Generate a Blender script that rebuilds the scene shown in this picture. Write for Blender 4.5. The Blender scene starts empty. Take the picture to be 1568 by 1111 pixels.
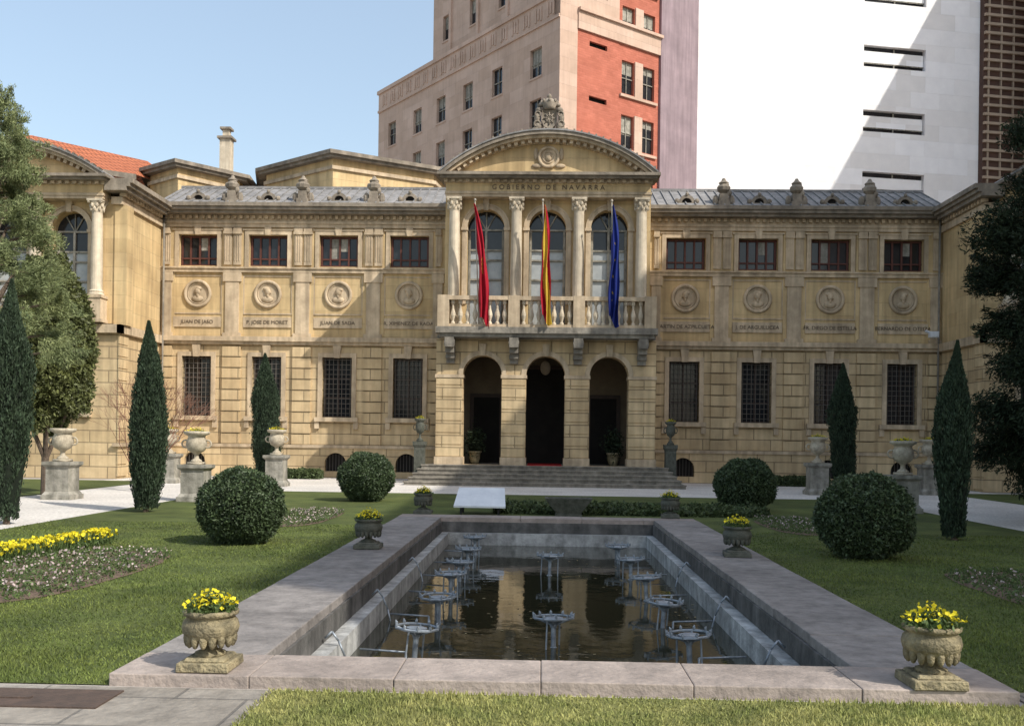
import bpy, math, random
import numpy as np
from mathutils import Vector, Matrix
random.seed(7); rng=np.random.default_rng(7)
R=math.radians
scene=bpy.context.scene
COL=scene.collection

# ---------------------------------------------------------------- materials
def newmat(name):
    m=bpy.data.materials.new(name); m.use_nodes=True
    nt=m.node_tree; b=nt.nodes['Principled BSDF']
    return m,nt,b
def mat(name,c1,c2=None,scale=3.0,rough=0.85,bump=0.0,bscale=None,joints=None,stain=0.0,metal=0.0,island=0.0,spec=0.3,trans=0.0,streak=0.0):
    m,nt,b=newmat(name); N=nt.nodes; L=nt.links
    if c2 is None: c2=tuple(x*0.8 for x in c1)
    co=N.new('ShaderNodeTexCoord')
    no=N.new('ShaderNodeTexNoise'); no.inputs['Scale'].default_value=scale; no.inputs['Detail'].default_value=8; no.inputs['Roughness'].default_value=0.65
    L.new(co.outputs['Object'],no.inputs['Vector'])
    cr=N.new('ShaderNodeValToRGB'); cr.color_ramp.elements[0].position=0.32; cr.color_ramp.elements[1].position=0.68
    cr.color_ramp.elements[0].color=(*c2,1); cr.color_ramp.elements[1].color=(*c1,1)
    L.new(no.outputs['Fac'],cr.inputs['Fac'])
    col=cr.outputs['Color']
    def mul(colsock,facsock,lo,hi,tint=None):
        mr=N.new('ShaderNodeMapRange'); mr.inputs['To Min'].default_value=lo; mr.inputs['To Max'].default_value=hi
        mr.inputs['From Min'].default_value=0.3; mr.inputs['From Max'].default_value=0.7
        L.new(facsock,mr.inputs['Value'])
        mx=N.new('ShaderNodeMix'); mx.data_type='RGBA'; mx.blend_type='MULTIPLY'; mx.inputs[0].default_value=1
        L.new(colsock,mx.inputs[6]); L.new(mr.outputs[0],mx.inputs[7]); return mx.outputs[2]
    if stain>0:
        n2=N.new('ShaderNodeTexNoise'); n2.inputs['Scale'].default_value=0.55; n2.inputs['Detail'].default_value=7; n2.inputs['Roughness'].default_value=.6
        L.new(co.outputs['Object'],n2.inputs['Vector'])
        col=mul(col,n2.outputs['Fac'],1-stain,1+stain*0.3)
    if streak>0:
        mp=N.new('ShaderNodeMapping'); mp.inputs['Scale'].default_value=(5,5,0.35)
        L.new(co.outputs['Object'],mp.inputs['Vector'])
        n3=N.new('ShaderNodeTexNoise'); n3.inputs['Scale'].default_value=1.0; n3.inputs['Detail'].default_value=6
        L.new(mp.outputs[0],n3.inputs['Vector'])
        col=mul(col,n3.outputs['Fac'],1-streak,1.0+streak*.2)
    bmp=None
    if joints:
        w,h,ms,dark=joints
        sx=N.new('ShaderNodeSeparateXYZ'); L.new(co.outputs['Object'],sx.inputs[0])
        ad=N.new('ShaderNodeMath'); ad.operation='ADD'; L.new(sx.outputs[0],ad.inputs[0]); L.new(sx.outputs[1],ad.inputs[1])
        cb=N.new('ShaderNodeCombineXYZ'); L.new(ad.outputs[0],cb.inputs[0])
        if dark<0: L.new(sx.outputs[0],cb.inputs[0]); L.new(sx.outputs[1],cb.inputs[1]); dark=-dark
        else: L.new(sx.outputs[2],cb.inputs[1])
        br=N.new('ShaderNodeTexBrick'); br.inputs['Scale'].default_value=1; br.inputs['Brick Width'].default_value=w; br.inputs['Row Height'].default_value=h
        br.inputs['Mortar Size'].default_value=ms; br.inputs['Mortar Smooth'].default_value=0.3
        br.inputs['Color1'].default_value=(1,1,1,1); br.inputs['Color2'].default_value=(0.86,0.84,0.81,1); br.inputs['Mortar'].default_value=(dark,dark,dark,1)
        L.new(cb.outputs[0],br.inputs['Vector'])
        mx=N.new('ShaderNodeMix'); mx.data_type='RGBA'; mx.blend_type='MULTIPLY'; mx.inputs[0].default_value=1
        L.new(col,mx.inputs[6]); L.new(br.outputs['Color'],mx.inputs[7]); col=mx.outputs[2]
        bmp=N.new('ShaderNodeBump'); bmp.inputs['Strength'].default_value=0.6; bmp.inputs['Distance'].default_value=0.02; bmp.invert=True
        L.new(br.outputs['Fac'],bmp.inputs['Height'])
    if island>0:
        g=N.new('ShaderNodeNewGeometry'); mr=N.new('ShaderNodeMapRange'); mr.inputs['To Min'].default_value=1-island; mr.inputs['To Max'].default_value=1+island
        L.new(g.outputs['Random Per Island'],mr.inputs['Value'])
        mx=N.new('ShaderNodeMix'); mx.data_type='RGBA'; mx.blend_type='MULTIPLY'; mx.inputs[0].default_value=1
        L.new(col,mx.inputs[6]); L.new(mr.outputs[0],mx.inputs[7]); col=mx.outputs[2]
    L.new(col,b.inputs['Base Color'])
    b.inputs['Roughness'].default_value=rough; b.inputs['Metallic'].default_value=metal
    b.inputs['Specular IOR Level'].default_value=spec
    if bump>0:
        nb=N.new('ShaderNodeTexNoise'); nb.inputs['Scale'].default_value=bscale or scale*4; nb.inputs['Detail'].default_value=6
        L.new(co.outputs['Object'],nb.inputs['Vector'])
        bp=N.new('ShaderNodeBump'); bp.inputs['Strength'].default_value=bump; bp.inputs['Distance'].default_value=0.03
        L.new(nb.outputs['Fac'],bp.inputs['Height'])
        if bmp: L.new(bmp.outputs[0],bp.inputs['Normal'])
        bmp=bp
    if bmp: L.new(bmp.outputs[0],b.inputs['Normal'])
    if trans>0:
        t=N.new('ShaderNodeBsdfTranslucent'); L.new(col,t.inputs[0])
        ms=N.new('ShaderNodeMixShader'); ms.inputs[0].default_value=trans
        L.new(b.outputs[0],ms.inputs[1]); L.new(t.outputs[0],ms.inputs[2]); L.new(ms.outputs[0],N['Material Output'].inputs[0])
    return m
STONEJ=mat('stone_rusticated',(0.71,0.55,0.33),(0.58,0.43,0.25),1.6,0.9,0.2,joints=(1.3,0.425,0.022,0.5),stain=0.26,streak=0.26)
STONEP=mat('stone_plaster',(0.73,0.55,0.30),(0.62,0.45,0.24),1.2,0.9,0.12,joints=(1.5,0.5,0.01,0.88),stain=0.24,streak=0.3)
TRIM=mat('stone_trim',(0.68,0.54,0.37),(0.50,0.385,0.26),3.0,0.9,0.25,stain=0.3,streak=0.38)
GREYST=mat('stone_grey_weathered',(0.38,0.34,0.28),(0.20,0.18,0.15),4.0,0.9,0.4,stain=0.35,streak=0.4)
CORN=mat('stone_cornice_grey',(0.38,0.32,0.25),(0.20,0.17,0.135),3.0,0.9,0.35,stain=0.35,streak=0.3)
PALE=mat('stone_pale_column',(0.72,0.62,0.47),(0.55,0.46,0.34),4.0,0.85,0.25,stain=0.25,streak=0.35)
ZINC=mat('zinc_roof',(0.36,0.345,0.335),(0.20,0.195,0.19),4.0,0.8,0.2,stain=0.35,streak=.2,spec=.2)
TILE=mat('red_roof_tile',(0.52,0.17,0.08),(0.38,0.12,0.06),5.0,0.9,0.5,joints=(0.25,0.35,0.04,0.5))
GLASS=mat('window_glass_dark',(0.03,0.032,0.036),(0.010,0.011,0.013),1.1,0.08,0.0,spec=0.45)
GLASSG=mat('window_glass_curtain',(0.42,0.44,0.44),(0.26,0.28,0.29),1.5,0.15,0.0,spec=0.5)
REDWD=mat('window_frame_dark_red',(0.12,0.042,0.03),(0.075,0.028,0.02),6,0.6)
BRNWD=mat('window_frame_brown',(0.07,0.045,0.035),(0.045,0.03,0.022),6,0.6)
IRON=mat('iron_black',(0.03,0.03,0.03),(0.02,0.02,0.02),9,0.5)
GRILL=mat('grille_iron_grey',(0.13,0.115,0.10),(0.08,0.07,0.06),9,0.6)
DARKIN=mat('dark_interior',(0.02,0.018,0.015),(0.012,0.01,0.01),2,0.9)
INNER=mat('loggia_plaster_shaded',(0.24,0.185,0.12),(0.18,0.135,0.09),2,0.9,stain=.2)  # plaster darkened to stand in for shade inside the loggia
CARPET=mat('red_carpet',(0.45,0.02,0.02),(0.32,0.01,0.01),12,0.95)
WHITEP=mat('white_render_panel',(0.90,0.90,0.91),(0.84,0.84,0.86),1.0,0.8,joints=(3.0,1.5,0.008,0.93),stain=.06)
LEAF=mat('leaf_clipped',(0.075,0.11,0.045),(0.035,0.055,0.026),3,0.55,island=0.5,spec=0.4,trans=0.15)
LEAFE=mat('leaf_laurel',(0.15,0.165,0.055),(0.07,0.085,0.032),2,0.55,island=0.55,spec=0.4,trans=0.2)
LEAFC=mat('leaf_cypress',(0.050,0.078,0.042),(0.022,0.036,0.02),3,0.7,island=0.5,trans=0.1)
LEAFY=mat('leaf_conifer_light',(0.30,0.33,0.15),(0.14,0.18,0.085),2,0.6,island=0.45,trans=0.35)
LEAFD=mat('leaf_dark',(0.03,0.045,0.022),(0.014,0.02,0.012),2,0.7,island=0.5,trans=0.08,spec=.15)
HEDG=mat('leaf_hedge',(0.09,0.12,0.045),(0.045,0.065,0.028),2,0.6,island=0.5,trans=0.15)
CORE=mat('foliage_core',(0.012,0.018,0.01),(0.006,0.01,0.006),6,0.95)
BARK=mat('bark',(0.16,0.12,0.09),(0.08,0.06,0.045),8,0.95,0.6)
TWIG=mat('twig_reddish',(0.25,0.13,0.09),(0.18,0.09,0.06),8,0.9)
BLADE=mat('grass_blade',(0.19,0.225,0.055),(0.09,0.13,0.033),0.9,0.75,island=0.4,trans=0.2,stain=.35)
BLADEF=mat('grass_blade_dry_sunlit',(0.42,0.40,0.15),(0.22,0.26,0.075),2.2,0.75,island=0.45,trans=0.25,stain=.3)  # dry yellow grass, with foreground sunlight painted into the colour
LAWN=mat('lawn_turf',(0.13,0.155,0.04),(0.065,0.088,0.025),1.4,0.95,0.8,bscale=60,stain=0.4)
LAWNF=mat('lawn_turf_dry_sunlit',(0.27,0.26,0.09),(0.15,0.165,0.05),2.2,0.95,0.8,bscale=60,stain=0.3)  # dry turf, lightened as if sunlit, for the foreground strip
GRAV=mat('gravel_path',(0.86,0.81,0.75),(0.50,0.46,0.41),14,0.95,0.9,bscale=50,stain=0.18)
GROUND=mat('ground_paving',(0.45,0.42,0.38),(0.34,0.31,0.28),4,0.95,0.3,stain=0.2)
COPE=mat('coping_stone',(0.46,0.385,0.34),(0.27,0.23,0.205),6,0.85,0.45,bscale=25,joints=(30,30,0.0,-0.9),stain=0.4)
COPES=mat('coping_stone_side_shaded',(0.36,0.33,0.31),(0.19,0.175,0.165),6,0.85,0.45,bscale=25,joints=(30,30,0.0,-0.9),stain=0.4)  # darker, greyer copy of the coping stone; shade painted into the colour
SLAB=mat('paving_slab',(0.40,0.365,0.32),(0.22,0.20,0.175),5,0.9,0.5,bscale=25,joints=(0.9,0.6,0.012,-0.55),stain=0.45)
PWALL=mat('pool_wall_grey',(0.19,0.18,0.17),(0.08,0.08,0.075),4,0.9,0.4,stain=0.35,streak=0.45)
PWHITE=mat('pool_wall_limed',(0.66,0.66,0.64),(0.30,0.30,0.29),6,0.85,0.3,stain=0.4,streak=0.4)
PFLOOR=mat('pool_floor',(0.05,0.045,0.03),(0.03,0.027,0.02),3,0.9)
STEEL=mat('galvanised_pipe',(0.36,0.40,0.44),(0.16,0.18,0.20),12,0.5,metal=0.4)
RUST=mat('rusty_plate',(0.13,0.09,0.07),(0.08,0.06,0.05),9,0.8,0.4,metal=0.3)
URN=mat('urn_stone',(0.42,0.35,0.21),(0.13,0.115,0.075),9,0.9,0.8,bscale=40,stain=0.45)
URNW=mat('urn_stone_light',(0.62,0.55,0.42),(0.34,0.29,0.22),9,0.9,0.5,bscale=40,stain=0.3)
URND=mat('urn_dark_iron',(0.12,0.12,0.10),(0.05,0.055,0.04),9,0.8,0.4)
PED=mat('pedestal_stone',(0.46,0.43,0.37),(0.22,0.21,0.17),5,0.9,0.4,stain=0.3,streak=0.4)
SOIL=mat('bed_soil',(0.20,0.135,0.10),(0.11,0.08,0.055),9,0.95,0.8,bscale=40)
YEL=mat('flower_yellow',(0.80,0.68,0.03),(0.60,0.50,0.02),9,0.7,island=0.25,trans=0.2)
PINK=mat('flower_white_pink',(0.55,0.47,0.45),(0.30,0.22,0.21),9,0.7,island=0.45,trans=0.2)
FLEAF=mat('flower_leaf',(0.10,0.15,0.045),(0.06,0.09,0.03),9,0.6,island=0.4,trans=0.2)
BEIGE=mat('concrete_beige',(0.60,0.44,0.35),(0.51,0.37,0.29),0.6,0.9,0.1,joints=(1.6,0.9,0.01,0.88),stain=0.12,streak=.1)
BRICKR=mat('brick_red',(0.50,0.17,0.115),(0.41,0.13,0.085),1.2,0.9,joints=(0.5,0.16,0.012,0.85),stain=0.15)
MAUVE=mat('render_mauve',(0.32,0.245,0.265),(0.26,0.20,0.22),0.7,0.9,stain=0.2,streak=0.25)
BROWN=mat('grid_brown',(0.10,0.055,0.04),(0.07,0.04,0.03),1,0.7)
SLAT=mat('slat_beige',(0.42,0.33,0.25),(0.34,0.27,0.2),1,0.8)
FRED=mat('flag_red',(0.46,0.012,0.035),(0.34,0.01,0.02),2,0.7,trans=0.2)
FYEL=mat('flag_yellow',(0.68,0.47,0.06),(0.58,0.40,0.04),2,0.7,trans=0.2)
FBLU=mat('flag_blue',(0.012,0.03,0.22),(0.01,0.02,0.15),2,0.7,trans=0.15)
WOODP=mat('flagpole_white',(0.40,0.36,0.30),None,5,0.5)
BOARD=mat('panel_white',(0.72,0.74,0.76),(0.58,0.60,0.63),3,0.35)
LETT=mat('letter_dark',(0.16,0.12,0.08),(0.12,0.09,0.06),5,0.8)

m,nt,b=newmat('pool_water'); WATER=m
b.inputs['Base Color'].default_value=(0.024,0.024,0.013,1); b.inputs['Roughness'].default_value=0.02; b.inputs['IOR'].default_value=1.45
n=nt.nodes.new('ShaderNodeTexNoise'); n.inputs['Scale'].default_value=2.6; n.inputs['Detail'].default_value=5
tc=nt.nodes.new('ShaderNodeTexCoord'); nt.links.new(tc.outputs['Object'],n.inputs['Vector'])
bp=nt.nodes.new('ShaderNodeBump'); bp.inputs['Strength'].default_value=0.07; bp.inputs['Distance'].default_value=0.05
nt.links.new(n.outputs['Fac'],bp.inputs['Height']); nt.links.new(bp.outputs[0],b.inputs['Normal'])

# ---------------------------------------------------------------- mesh helpers
def empty(name,loc=(0,0,0),rz=0):
    e=bpy.data.objects.new(name,None); e.location=loc; e.rotation_euler=(0,0,rz); e.empty_display_size=0.3; COL.objects.link(e); return e
class MB:
    def __init__(s): s.v=[]; s.f=[]; s.mi=[]; s.cur=0
    def add(s,vs,fs):
        o=len(s.v); s.v+=[tuple(p) for p in vs]; s.f+=[tuple(i+o for i in f) for f in fs]; s.mi+=[s.cur]*len(fs)
    def box(s,x0,x1,y0,y1,z0,z1):
        if x0>x1:x0,x1=x1,x0
        if y0>y1:y0,y1=y1,y0
        s.add([(x0,y0,z0),(x1,y0,z0),(x1,y1,z0),(x0,y1,z0),(x0,y0,z1),(x1,y0,z1),(x1,y1,z1),(x0,y1,z1)],
              [(0,3,2,1),(4,5,6,7),(0,1,5,4),(1,2,6,5),(2,3,7,6),(3,0,4,7)])
    def frust(s,cx,cy,z0,z1,a0,b0,a1,b1):
        s.add([(cx-a0,cy-b0,z0),(cx+a0,cy-b0,z0),(cx+a0,cy+b0,z0),(cx-a0,cy+b0,z0),(cx-a1,cy-b1,z1),(cx+a1,cy-b1,z1),(cx+a1,cy+b1,z1),(cx-a1,cy+b1,z1)],
              [(0,3,2,1),(4,5,6,7),(0,1,5,4),(1,2,6,5),(2,3,7,6),(3,0,4,7)])
    def lathe(s,cx,cy,z0,prof,seg=14):
        vs=[];fs=[]
        for r,z in prof:
            for k in range(seg):
                a=2*math.pi*k/seg; vs.append((cx+r*math.cos(a),cy+r*math.sin(a),z0+z))
        for i in range(len(prof)-1):
            for k in range(seg):
                k2=(k+1)%seg; fs.append((i*seg+k,i*seg+k2,(i+1)*seg+k2,(i+1)*seg+k))
        fs.append(tuple(range(seg))[::-1]); fs.append(tuple((len(prof)-1)*seg+k for k in range(seg)))
        s.add(vs,fs)
    def tube(s,p0,p1,r0,r1=None,seg=8):
        r1=r0 if r1 is None else r1
        p0=Vector(p0);p1=Vector(p1);d=(p1-p0)
        if d.length<1e-6:return
        d.normalize(); u=d.orthogonal().normalized(); w=d.cross(u)
        vs=[]
        for p,r in((p0,r0),(p1,r1)):
            for k in range(seg):
                a=2*math.pi*k/seg; vs.append(p+u*(r*math.cos(a))+w*(r*math.sin(a)))
        fs=[(k,(k+1)%seg,seg+(k+1)%seg,seg+k) for k in range(seg)]+[tuple(range(seg))[::-1],tuple(range(seg,2*seg))]
        s.add(vs,fs)
    def ell(s,c,r,seg=10,rings=7):
        vs=[];fs=[]
        for i in range(rings+1):
            t=math.pi*i/rings
            for k in range(seg):
                a=2*math.pi*k/seg; vs.append((c[0]+r[0]*math.sin(t)*math.cos(a),c[1]+r[1]*math.sin(t)*math.sin(a),c[2]+r[2]*math.cos(t)))
        for i in range(rings):
            for k in range(seg):
                k2=(k+1)%seg; fs.append((i*seg+k,(i+1)*seg+k,(i+1)*seg+k2,i*seg+k2))
        s.add(vs,fs)
    def torus_y(s,cx,y,cz,Rr,r,seg=24,m=6):
        vs=[];fs=[]
        for i in range(seg):
            a=2*math.pi*i/seg
            for k in range(m):
                b=2*math.pi*k/m; q=Rr+r*math.cos(b); vs.append((cx+q*math.cos(a),y+r*math.sin(b),cz+q*math.sin(a)))
        for i in range(seg):
            for k in range(m):
                fs.append((i*m+k,i*m+(k+1)%m,((i+1)%seg)*m+(k+1)%m,((i+1)%seg)*m+k))
        s.add(vs,fs)
    def disc_y(s,cx,y,cz,r,seg=24):
        s.add([(cx+r*math.cos(2*math.pi*k/seg),y,cz+r*math.sin(2*math.pi*k/seg)) for k in range(seg)],[tuple(range(seg))])
    def arc(s,xc,zc,r0,r1,a0,a1,y0,y1,n=24):
        for i in range(n):
            A=a0+(a1-a0)*i/n; B=a0+(a1-a0)*(i+1)/n
            P=[]
            for y in(y0,y1):
                for (a,r) in((A,r0),(B,r0),(B,r1),(A,r1)): P.append((xc+r*math.cos(a),y,zc+r*math.sin(a)))
            fs=[(0,1,2,3),(7,6,5,4),(0,4,5,1),(3,2,6,7)]
            if i==0: fs.append((0,3,7,4))
            if i==n-1: fs.append((1,5,6,2))
            s.add(P,fs)
    def prism(s,poly,z0,z1):
        n=len(poly)
        s.add([(x,y,z0) for x,y in poly]+[(x,y,z1) for x,y in poly],[tuple(range(n))[::-1],tuple(range(n,2*n))]+[(k,(k+1)%n,n+(k+1)%n,n+k) for k in range(n)])
    def wall(s,axis,a0,a1,z0,z1,pos,ops=(),depth=0.4):
        def P(a,d,z): return (a,pos+d,z) if axis=='x' else (pos+d,a,z)
        As={a0,a1};Zs={z0,z1}; rects=[]
        for o in ops:
            l,r,b,t=o[:4]; arch=len(o)>4
            top=t+(r-l)/2+0.02 if arch else t
            rects.append((l,r,b,top,arch,t)); As|={l,r}; Zs|={max(b,z0),min(top,z1)}
        As=sorted(As);Zs=sorted(Zs)
        for i in range(len(As)-1):
            for j in range(len(Zs)-1):
                ca=(As[i]+As[i+1])/2; cz=(Zs[j]+Zs[j+1])/2
                if any(l<ca<r and b<cz<t for l,r,b,t,_,_ in rects): continue
                s.add([P(As[i],0,Zs[j]),P(As[i+1],0,Zs[j]),P(As[i+1],0,Zs[j+1]),P(As[i],0,Zs[j+1])],[(0,1,2,3)])
        for l,r,b,t,arch,sp in rects:
            hi=sp if arch else t
            s.add([P(l,0,b),P(l,depth,b),P(l,depth,hi),P(l,0,hi)],[(0,1,2,3)])
            s.add([P(r,0,b),P(r,depth,b),P(r,depth,hi),P(r,0,hi)],[(3,2,1,0)])
            s.add([P(l,0,b),P(r,0,b),P(r,depth,b),P(l,depth,b)],[(0,1,2,3)])
            if not arch: s.add([P(l,0,t),P(r,0,t),P(r,depth,t),P(l,depth,t)],[(3,2,1,0)])
            else:
                c=(l+r)/2; rad=(r-l)/2; n=16
                for i in range(n):
                    A=math.pi-math.pi*i/n; B=math.pi-math.pi*(i+1)/n
                    x1=c+rad*math.cos(A);q1=sp+rad*math.sin(A);x2=c+rad*math.cos(B);q2=sp+rad*math.sin(B)
                    s.add([P(x1,0,q1),P(x2,0,q2),P(x2,0,t),P(x1,0,t)],[(0,1,2,3)])
                    s.add([P(x1,0,q1),P(x2,0,q2),P(x2,depth,q2),P(x1,depth,q1)],[(0,1,2,3)])
    def obj(s,name,mats,parent=None,smooth=False,loc=None):
        me=bpy.data.meshes.new(name); me.from_pydata(s.v,[],s.f)
        if not isinstance(mats,(list,tuple)): mats=[mats]
        for q in mats: me.materials.append(q)
        if len(mats)>1: me.polygons.foreach_set('material_index',s.mi)
        if smooth: me.polygons.foreach_set('use_smooth',[True]*len(me.polygons))
        me.validate(); me.update()
        o=bpy.data.objects.new(name,me); COL.objects.link(o)
        if parent: o.parent=parent
        if loc: o.location=loc
        return o
def link(name,me,parent=None,loc=(0,0,0),rz=0,sc=(1,1,1)):
    o=bpy.data.objects.new(name,me); o.location=loc; o.rotation_euler=(0,0,rz); o.scale=sc; COL.objects.link(o)
    if parent:o.parent=parent
    return o
def npmesh(name,V,nper,mt):
    n=len(V)//nper
    me=bpy.data.meshes.new(name); me.vertices.add(len(V)); me.vertices.foreach_set('co',V.astype(np.float32).ravel())
    me.loops.add(n*nper); me.loops.foreach_set('vertex_index',np.arange(n*nper,dtype=np.int32))
    me.polygons.add(n); me.polygons.foreach_set('loop_start',np.arange(0,n*nper,nper,dtype=np.int32))
    try: me.polygons.foreach_set('loop_total',np.full(n,nper,dtype=np.int32))
    except Exception: pass
    me.materials.append(mt); me.update(calc_edges=True); return me
def unit(a): return a/np.maximum(np.linalg.norm(a,axis=1,keepdims=True),1e-9)
def leaves(name,P,size,mt,axis=None,aj=1.0,aspect=0.5):
    n=len(P); r=rng.normal(size=(n,3))
    u=unit(r if axis is None else axis+aj*r)
    w=unit(np.cross(u,rng.normal(size=(n,3))))
    s=size*(0.6+0.8*rng.random((n,1)))
    V=np.stack([P-u*s,P+w*s*aspect,P+u*s,P-w*s*aspect],axis=1).reshape(-1,3)
    return npmesh(name,V,4,mt)
def textobj(body,size,loc,parent,mt,name='inscription'):
    cu=bpy.data.curves.new(name,'FONT'); cu.body=body; cu.size=size; cu.extrude=0.012; cu.align_x='CENTER'; cu.align_y='CENTER'
    cu.materials.append(mt)
    o=bpy.data.objects.new(name,cu); o.location=loc; o.rotation_euler=(R(90),0,0); COL.objects.link(o); o.parent=parent; return o

# ================================================================= PALACE
XC=0.1; YF=38.0
pal=empty('government_palace')
wl=MB();wj=MB();tr=MB();co=MB();gl=MB();fr=MB();frb=MB();ir=MB();dk=MB();zn=MB();pc=MB();gg=MB();gs=MB();medal=MB();inn=MB();cur=MB()
names={-1:['R. XIMENEZ DE RADA','JUAN DE SADA','P. JOSE DE MORET','JUAN DE JASO'],1:['MARTIN DE AZPILCUETA','J. DE ARGUILUCEA','FR. DIEGO DE ESTELLA','BERNARDO DE OTEIZA']}
def keystone(mb,x,z0,z1,y,w=0.16):
    mb.add([(x-w*.7,y,z0),(x+w*.7,y,z0),(x+w,y,z1),(x-w,y,z1),(x-w*.7,y+.12,z0),(x+w*.7,y+.12,z0),(x+w,y+.12,z1),(x-w,y+.12,z1)],[(0,1,2,3),(0,3,7,4),(1,5,6,2),(0,4,5,1),(3,2,6,7)])
def frame(mb,x0,x1,z0,z1,w,y0,y1):
    mb.box(x0-w,x0,y0,y1,z0,z1+w); mb.box(x1,x1+w,y0,y1,z0,z1+w); mb.box(x0,x1,y0,y1,z1,z1+w)
UW=.76
for s in(-1,1):
    lo,hi=sorted((XC+s*3.9,XC+s*15.1)); lo2,hi2=sorted((XC+s*3.66,XC+s*15.1))
    cx=[XC+s*(5.35+2.77*k) for k in range(4)]
    wj.wall('x',lo,hi,1.15,5.15,YF,[(c-.58,c+.58,2.35,4.68) for c in cx],0.45)
    wj.wall('x',lo,hi,0,1.15,YF-.12,[(c-.42,c+.42,.25,.55,'a') for c in cx],0.4)
    tr.box(lo,hi,YF-.17,YF,1.15,1.27)
    wl.wall('x',lo2,hi2,5.45,10.2,YF,[(c-UW,c+UW,8.22,9.44) for c in cx],0.35)
    lo,hi=lo2,hi2
    tr.box(lo,hi,YF-.13,YF+.05,5.15,5.27); tr.box(lo,hi,YF-.22,YF+.05,5.27,5.45)
    tr.box(lo,hi,YF-.12,YF,7.96,8.1); tr.box(lo,hi,YF-.17,YF,8.1,8.16)
    tr.box(lo,hi,YF-.09,YF,9.72,9.86); tr.box(lo,hi,YF-.13,YF,9.86,9.95)
    tr.box(lo,hi,YF-.06,YF,9.95,10.2)
    x=lo+.1
    while x<hi-.1:
        tr.box(x,x+.12,YF-.17,YF-.06,10.05,10.18); x+=.25
    co.box(lo,hi,YF-.42,YF+.1,10.2,10.32); co.box(lo,hi,YF-.55,YF+.1,10.32,10.44); co.box(lo,hi,YF-.62,YF+.1,10.44,10.58)
    for k,c in enumerate(cx):
        frame(tr,c-.58,c+.58,2.2,4.68,.17,YF-.06,YF+.02)
        tr.box(c-.85,c+.85,YF-.16,YF+.4,2.18,2.35); keystone(tr,c,4.66,5.14,YF-.12)
        for dx in(-.85,.67): tr.box(c+dx,c+dx+.18,YF-.1,YF-.002,1.9,2.17)
        gl.box(c-.58,c+.58,YF+.32,YF+.34,2.3,4.7)
        for dx in(-.55,-.03,.49): frb.box(c+dx,c+dx+.06,YF+.27,YF+.31,2.35,4.66)
        for zz in(2.37,3.1,3.85,4.6): frb.box(c-.55,c+.55,YF+.275,YF+.305,zz,zz+.05)
        for i in range(7): ir.tube((c-.5+.1667*i,YF+.1,2.35),(c-.5+.1667*i,YF+.1,4.68),.015,seg=5)
        for i in range(12): ir.box(c-.57,c+.57,YF+.09,YF+.11,2.5+i*.19,2.5+i*.19+.02)
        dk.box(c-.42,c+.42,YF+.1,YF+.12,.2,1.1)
        for i in range(7): ir.tube((c-.36+.12*i,YF-.02,.25),(c-.36+.12*i,YF-.02,.93),.01,seg=4)
        frame(tr,c-UW,c+UW,8.16,9.44,.16,YF-.07,YF+.02); tr.box(c-1.0,c+1.0,YF-.1,YF,9.6,9.66); keystone(tr,c,9.42,9.72,YF-.12,.14)
        gl.box(c-UW,c+UW,YF+.25,YF+.27,8.2,9.46)
        for dx in(-.74,-.40,-.04,.32,.66): fr.box(c+dx,c+dx+.07,YF+.18,YF+.24,8.22,9.42)
        for zz in(8.24,8.5,9.35): fr.box(c-UW,c+UW,YF+.19,YF+.235,zz,zz+.06)
        if (k+s)%3==0: cur.box(c-.33,c-.04,YF+.236,YF+.246,8.57,9.34)
        if (k+s)%2==0: cur.box(c+.04,c+.31,YF+.236,YF+.246,8.85,9.34)
        z=7.12
        frame(tr,c-.92,c+.92,6.38,7.8,.05,YF-.03,YF+.01); tr.box(c-.97,c+.97,YF-.03,YF+.01,6.33,6.38)
        medal.torus_y(c,YF-.03,z,.49,.07,28,8); medal.torus_y(c,YF-.02,z,.39,.025,28,6); medal.disc_y(c,YF-.012,z,.42)
        d=random.choice((-1,1))
        medal.ell((c,YF-.03,z+.1),(.12,.09,.15)); medal.ell((c+d*.11,YF-.04,z+.06),(.03,.04,.035)); medal.ell((c,YF-.02,z-.2),(.24,.07,.13)); medal.ell((c-d*.05,YF-.03,z+.2),(.13,.07,.08)); medal.tube((c,YF-.03,z-.15),(c,YF-.03,z+.05),.06)
        tr.box(c-.95,c+.95,YF-.05,YF+.01,5.82,6.22)
        textobj(names[s][k],.2,(c,YF-.055,6.02),pal,LETT)
    px=[XC+s*(5.35+2.77*(k+.5)) for k in range(-1,4)]; px[0]=XC+s*4.22; px[4]=XC+s*14.86
    for k,p in enumerate(px):
        w=.36 if k not in(0,4) else .24
        z=1.27; 
        while z<5.0:
            h=min(.395,5.13-z); wj.box(p-w,p+w,YF-.1,YF,z,z+h); z+=.425
        wl.box(p-w-.06,p+w+.06,YF-.04,YF+.0,5.45,7.955); tr.box(p-w*.75,p+w*.75,YF-.1,YF-.03,5.6,7.6); tr.box(p-w,p+w,YF-.13,YF-.03,5.45,5.6); tr.box(p-w,p+w,YF-.13,YF-.03,7.6,7.95)
        wl.box(p-w-.06,p+w+.06,YF-.04,YF,8.17,9.715)
        for dx in((-w*.52,w*.52) if w>.3 else (0,)):
            tr.box(p+dx-w*.42,p+dx+w*.42,YF-.1,YF-.03,8.25,9.45)
            for i in range(3): tr.box(p+dx-w*.42+.04+i*.09,p+dx-w*.42+.07+i*.09,YF-.12,YF-.1,8.4,9.4)
            tr.box(p+dx-w*.5,p+dx+w*.5,YF-.16,YF-.03,9.45,9.55); tr.box(p+dx-w*.46,p+dx+w*.46,YF-.13,YF-.03,9.55,9.7)
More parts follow.
